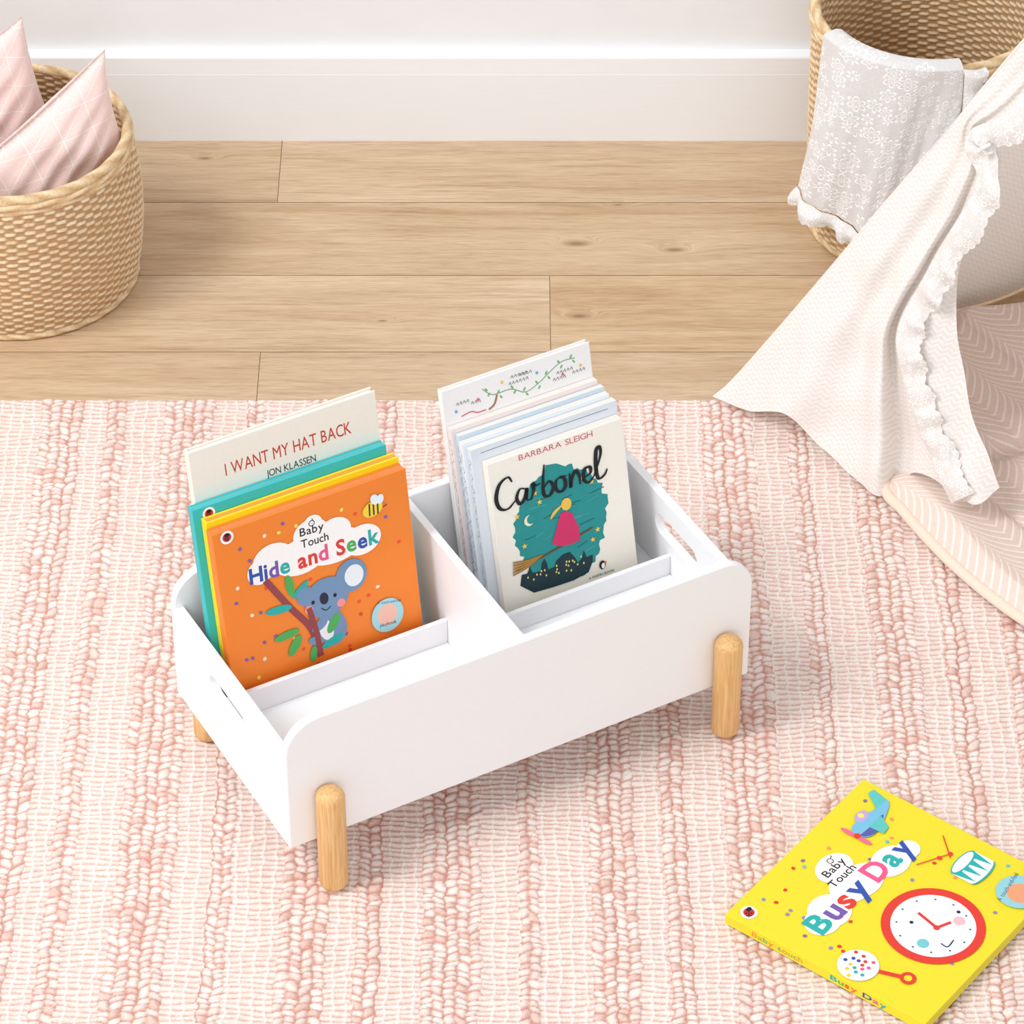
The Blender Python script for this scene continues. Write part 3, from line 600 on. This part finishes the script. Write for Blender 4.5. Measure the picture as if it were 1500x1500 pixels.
def cushion(label,T,R,B,L_,th,seed):
    n=60; u=np.linspace(-1,1,n); U,Vv=np.meshgrid(u,u)
    T,R,B,L_=[np.array(q) for q in (T,R,B,L_)]
    Uu=U*(1-.09*(1-Vv**2)*np.abs(U)**3); Vw=Vv*(1-.09*(1-U**2)*np.abs(Vv)**3)
    a_=(Uu+1)/2; b_=(Vw+1)/2
    P=(L_[None,None]*((1-a_)*b_)[...,None]+T*(a_*b_)[...,None]+B*((1-a_)*(1-b_))[...,None]+R*(a_*(1-b_))[...,None])
    nn=np.cross(T-L_,B-L_); nn/=np.linalg.norm(nn)
    pf=th*(np.clip(1-U**2,0,1)*np.clip(1-Vv**2,0,1))**.42
    wr=.0022*np.sin(U*9+Vv*5+seed)*np.clip(1-U**2,0,1)*np.clip(1-Vv**2,0,1)+.0016*np.sin(Vv*17-U*6)*(1-U**2)*(1-Vv**2)
    P1=P+nn*(pf+wr)[...,None]; P2=P-nn*(pf-wr)[...,None]
    A1=np.concatenate([P1,P2[::-1]],0); uv=np.stack([U,Vv],-1)*.5; uv=np.concatenate([uv,uv[::-1]],0)
    o=npgrid('cushion',A1[...,0],A1[...,1],A1[...,2],M_CUSH,None,None,uv)
    return tag(o,label,'cushion',None)
M_CUSH=cushion_mat()
def tup(v): return (v.x,v.y,v.z)
cushion('pink cushion with white triangle lines, its full front face showing in the wicker basket',tup(Py(154,72,.44)),tup(Py(191,226,.428)),(-.53,.352,.03),tup(Py(-60,262,.35)),.031,1)
cushion('pink cushion standing behind another cushion, its pointed corner rising at the top left',tup(Py(32,24,.49)),tup(Py(86,200,.475)),(-.60,.455,.06),tup(Py(-110,110,.47)),.026,4)
# ------------------------------------------------------------ ruffle helper
def ruffle(name,P,D,N,width,waves,amp,mat,parent=None,rows=12,seed=0):
    m=len(P); w_=np.linspace(0,1,rows); L=np.concatenate([[0],np.cumsum(np.linalg.norm(np.diff(P,axis=0),axis=1))])
    ph=L*waves*2*PI+1.3*np.sin(L*waves*1.7+seed)+.9*np.sin(L*waves*.83+2*seed); am=amp*(.7+.3*np.sin(L*waves*1.1+seed)); out=[]; uv=[]
    sc=np.abs(np.sin(L*PI/.0095))
    for q in w_:
        o=P+D*(q*width*(1+.12*np.sin(ph+1)+.06*np.sin(ph*.5))+.0022*sc*(q>.95))[:,None]+N*(am*q**.8*np.sin(ph))[:,None]+N*(.002+.004*math.sin(PI*q))
        out.append(o); uv.append(np.stack([L,np.full(m,q*width)],1))
    O=np.array(out); return npgrid(name,O[...,0],O[...,1],O[...,2],mat,parent,None,np.array(uv))
# lace blanket over the tall basket's rim
def blanket():
    root=thing('lace_blanket','white lace blanket with ruffled edges hung over the tall wicker basket rim','blanket',(CR.x,CR.y,0))
    na,nb=170,130; az=np.radians(np.linspace(209,281,na)); b=np.linspace(-.14,1,nb); AZ,B=np.meshgrid(az,b); deg=np.degrees(AZ)
    ln=np.where(deg<243,.200+.018*(deg-205)/38,.218-(deg-243)/40*.140)
    zt=HR+.011; out=np.clip(B,0,1); R=.1350+.0050*np.sin(AZ*13+B*2.4)*out**.7+.013*out**1.5*np.clip((250-deg)/45,0,1)+.0012*np.sin(AZ*43+B*9)*out
    inside=np.clip(-B/.14,0,1); R=np.where(B<0,.1350-.031*np.sin(inside*PI/2),R); Z=zt-ln*out+np.where(B<0,.006*np.sin(inside*PI)-.02*inside**2,0)
    Ash=AZ-np.radians(7)*out*np.clip((250-deg)/45,0,1)
    X=R*np.cos(Ash); Y=R*np.sin(Ash)
    uv=np.stack([AZ*.135,B*.24],-1)
    npgrid('lace_cloth',X,Y,Z,M_LACE,root,None,uv)
    P=np.stack([X[-1],Y[-1],Z[-1]],1); rad=np.stack([np.cos(Ash[-1]),np.sin(Ash[-1]),0*Ash[-1]],1)
    D=np.tile([0,0,-1.],(na,1))+rad*.25; D/=np.linalg.norm(D,axis=1)[:,None]
    P=catmull(P[::6],600); D=catmull(D[::6],600); rad2=catmull(rad[::6],600)
    ruffle('ruffle',P,D,rad2,.019,32,.0055,M_RUFW,root,seed=1)
    k=int(nb*.14/1.14); P=np.stack([X[k:,-1],Y[k:,-1],Z[k:,-1]],1); tng=np.array([math.cos(az[-1]+PI/2),math.sin(az[-1]+PI/2),0]); rr=np.array([math.cos(az[-1]),math.sin(az[-1]),0])
    P=catmull(P[::8],200); ruffle('ruffle',P,np.tile(tng,(len(P),1)),np.tile(rr,(len(P),1)),.021,32,.0065,M_RUFW,root,seed=3)
blanket()
# ------------------------------------------------------------ tent
C1=Vector((.211,.180,0)); C4=Vector((.98,.64,0)); C2=Vector((.885,-.41,0)); C3=Vector((1.655,.05,0)); AP=Vector((.93,.115,1.18))
tent=thing('play_tent','cream fabric play tent with an open ruffled flap at the right','tent',(C1.x,C1.y,0))
def wchild(o): o.matrix_parent_inverse=tent.matrix_world.inverted(); return o
bpy.context.view_layer.update()
nF=(C2-C1).cross(AP-C1).normalized()
if nF.dot(CAM-C1)<0: nF=-nF
def fp(px,py,off=0):
    p=Ppl(px,py,C1+nF*off,nF)
    if p.z<.009: p.z=.009
    return (p.x,p.y,p.z)
rows=[
[(1043,592,0),(1098,602,.008),(1150,607,.022),(1205,655,.006),(1280,724,.024),(1318,718,-.010),(1348,692,.006),(1425,738,.028),(1466,714,.010)],
[(1070,558,0),(1122,567,.007),(1172,580,.019),(1225,622,.004),(1286,680,.024),(1318,670,-.014),(1344,655,.008),(1396,680,.030),(1450,668,.010)],
[(1122,500,0),(1160,510,.006),(1200,525,.016),(1245,562,.003),(1290,604,.020),(1316,600,-.014),(1336,602,.010),(1362,606,.030),(1424,604,.008)],
[(1208,400,0),(1232,413,.004),(1255,430,.012),(1278,456,.002),(1298,482,.015),(1309,486,-.008),(1320,490,.010),(1338,493,.028),(1402,488,.008)],
[(1292,300,0),(1305,315,.003),(1320,335,.009),(1336,360,.001),(1350,380,.011),(1358,385,-.005),(1366,390,.010),(1382,396,.022),(1406,392,.008)],
[(1377,202,0),(1386,212,.002),(1396,226,.006),(1408,242,.001),(1420,256,.008),(1428,262,-.003),(1438,268,.010),(1452,272,.020),(1468,262,.008)],
[(1414,158,0),(1417,166,.002),(1420,174,.005),(1422,182,.002),(1424,189,.008),(1426,195,0),(1429,201,.010),(1434,208,.022),(1458,206,.012)],
[(1462,100,0),(1465,110,.001),(1468,120,.003),(1472,132,.001),(1477,142,.006),(1482,150,.002),(1488,158,.008),(1498,168,.018),(1514,166,.01)],
[(1590,-50,0),(1593,-42,.001),(1597,-34,.002),(1601,-26,.001),(1606,-18,.004),(1611,-12,.002),(1617,-6,.004),(1625,2,.01),(1634,6,.01)],
[(1900,-410,0),(1902,-405,0),(1905,-400,0),(1908,-394,0),(1911,-388,0),(1915,-382,0),(1919,-378,0),(1925,-372,.004),(1932,-368,.004)]]
G=np.array([catmull([fp(*p) for p in r],150) for r in rows]) # rows x 151 x 3
G2=np.array([catmull(list(G[:,i]),220) for i in range(G.shape[1])]).transpose(1,0,2)
n_=np.array(nF); e1=np.array((C2-C1).normalized()); e2=np.cross(n_,e1)
rel=G2-np.array(C1); U=rel@e1; Vv=rel@e2
amp=(.0022*np.sin(U*55+Vv*22)+.0014*np.sin(Vv*80-U*30)+.001*np.sin(U*140+Vv*60))
G2=G2+n_*amp[...,None]*np.clip(np.linspace(0,1,G2.shape[1])*4,0,1)[None,:,None]
G2[...,2]=np.maximum(G2[...,2],.009)
wchild(npgrid('door_flap',G2[...,0],G2[...,1],G2[...,2],M_TENT,tent,None,np.stack([U,Vv],-1)))
# ruffle along the flap's opening edge
idx=int(150*7/8)-4
P=G2[:,idx]; P=catmull(list(P[:185:6]),700); tg=np.gradient(P,axis=0); tg/=np.linalg.norm(tg,axis=1)[:,None]; Dr=np.cross(tg,n_)
if Dr[200]@e1<0: Dr=-Dr
Pn=P+n_*.004
wchild(ruffle('ruffle',Pn-Dr*.010,Dr,np.tile(n_,(len(P),1)),.028,26,.0058,M_RUF,tent,seed=2))
def wall_panel(name,a_,b_,cc,inset=0):
    a_,b_,cc=[np.array(q) for q in (a_,b_,cc)]; n=60; u=np.linspace(0,1,n); Ug,Vg=np.meshgrid(u,np.linspace(0,.97,n)); P=(a_*(1-Ug[...,None])+b_*Ug[...,None])*(1-Vg[...,None])+cc*Vg[...,None]
    nn=np.cross(b_-a_,cc-a_); nn/=np.linalg.norm(nn); P=P+nn*(.008*np.sin(Ug*19)*(1-Vg)*np.sin(PI*Ug))[...,None]; P[...,2]+=.006
    L_=np.linalg.norm(b_-a_); wchild(npgrid(name,P[...,0],P[...,1],P[...,2],M_TENT,tent,None,np.stack([Ug*L_*(1-Vg),Vg*1.2],-1)))
wall_panel('side_wall',C1+Vector((.006,-.003,0)),C4,AP); wall_panel('back_wall',C4,C3,AP); wall_panel('side_wall',C3,C2,AP)
ctr=(C1+C2+C3+C4)/4
for c in (C1,C2,C3,C4):
    sh=(ctr-c).normalized()*.042+Vector((0,0,.010)); q=c+sh; e=AP+sh*.8; d=(e-q).normalized(); wchild(sweep('pole',[q,(q+e)/2,e,e+d*.1],.0075,M_POLE,tent))
# ------------------------------------------------------------ play mat
def playmat():
    root=thing('play_mat','padded peach mat with a leaf pattern spilling from the tent opening','mat',tup(Pz(1500,760)))
    bpy.context.view_layer.update()
    Lp=[(1385,482),(1350,560),(1318,640),(1296,727),(1322,765),(1360,808),(1400,848),(1450,890),(1500,926),(1580,975)]
    Lw=[tup(Pz(*q)) for q in Lp]; Rw=[(1.25,.42-i*.1,0) for i in range(10)]; n=200; m=260
    A_=catmull(Lw,n); B_=catmull(Rw,n); t=np.linspace(0,1,m)**1.3
    P=A_[:,None]*(1-t)[None,:,None]+B_[:,None]*t[None,:,None]; X=P[...,0];Y=P[...,1]
    s=np.linspace(0,1,n+1)[:,None]; e=np.minimum(np.minimum(s,1-s)*1.2, (X-X[:,:1])); e=np.clip(e/.028,0,1)
    puff=.018*np.sqrt(np.clip(1-(1-e)**2,0,1))+.006*np.exp(-((X-A_[:,None,0]-.02)/.03)**2)*e+.005*np.sin(X*23+1)*np.sin(Y*27)*e
    quilt=-.004*np.exp(-((((X*.8+Y*.6)/.085)%1-.5)/.07)**2)*e
    seam=.014*np.exp(-((Y-(.055+.25*(X-.45)))/.012)**2)*e
    Z=.010+puff+quilt+.010*np.clip((Y-.06)/.05,0,1)*e*np.clip((.35-Y)/.03,0,1)-seam
    uv=np.stack([X*.8+Y*.6,Y*.8-X*.6],-1)
    o=npgrid('padding',X,Y,Z,M_QUILT,root,None,uv); o.matrix_parent_inverse=root.matrix_world.inverted()
    E=A_.copy(); E[:,2]=.0150
    o=sweep('edge_trim',E,.0058,flat((244,220,202),.85,'peach_piping',.1),root); o.matrix_parent_inverse=root.matrix_world.inverted()
playmat()
rug()
# ------------------------------------------------------------ light
wd=bpy.data.worlds.new('world'); SC.world=wd; wd.use_nodes=True; bg=wd.node_tree.nodes['Background']; bg.inputs[0].default_value=(.97,.985,1,1); bg.inputs[1].default_value=.69
def area(loc,tgt,size,P,c=(1,1,1)):
    l=bpy.data.lights.new('area_light','AREA'); l.size=size; l.energy=P; l.color=c; o=bpy.data.objects.new('area_light',l); COL.objects.link(o); o.location=loc
    o.rotation_euler=(Vector(tgt)-Vector(loc)).to_track_quat('-Z','Y').to_euler()
area((-2.2,-1.2,2.8),(0,0,0),1.4,53,(1,.993,.985))
area((.4,-3.6,1.5),(0,0,.1),1.6,25,(.965,.985,1))  # unseen fill lamp, added to brighten the faces turned towards the camera
sl=bpy.data.lights.new('sun','SUN'); sl.energy=.6; sl.angle=math.radians(12); so=bpy.data.objects.new('sun',sl); COL.objects.link(so); so.rotation_euler=Vector((.55,.25,-1)).to_track_quat('-Z','Y').to_euler()
SC.view_settings.view_transform='Standard'
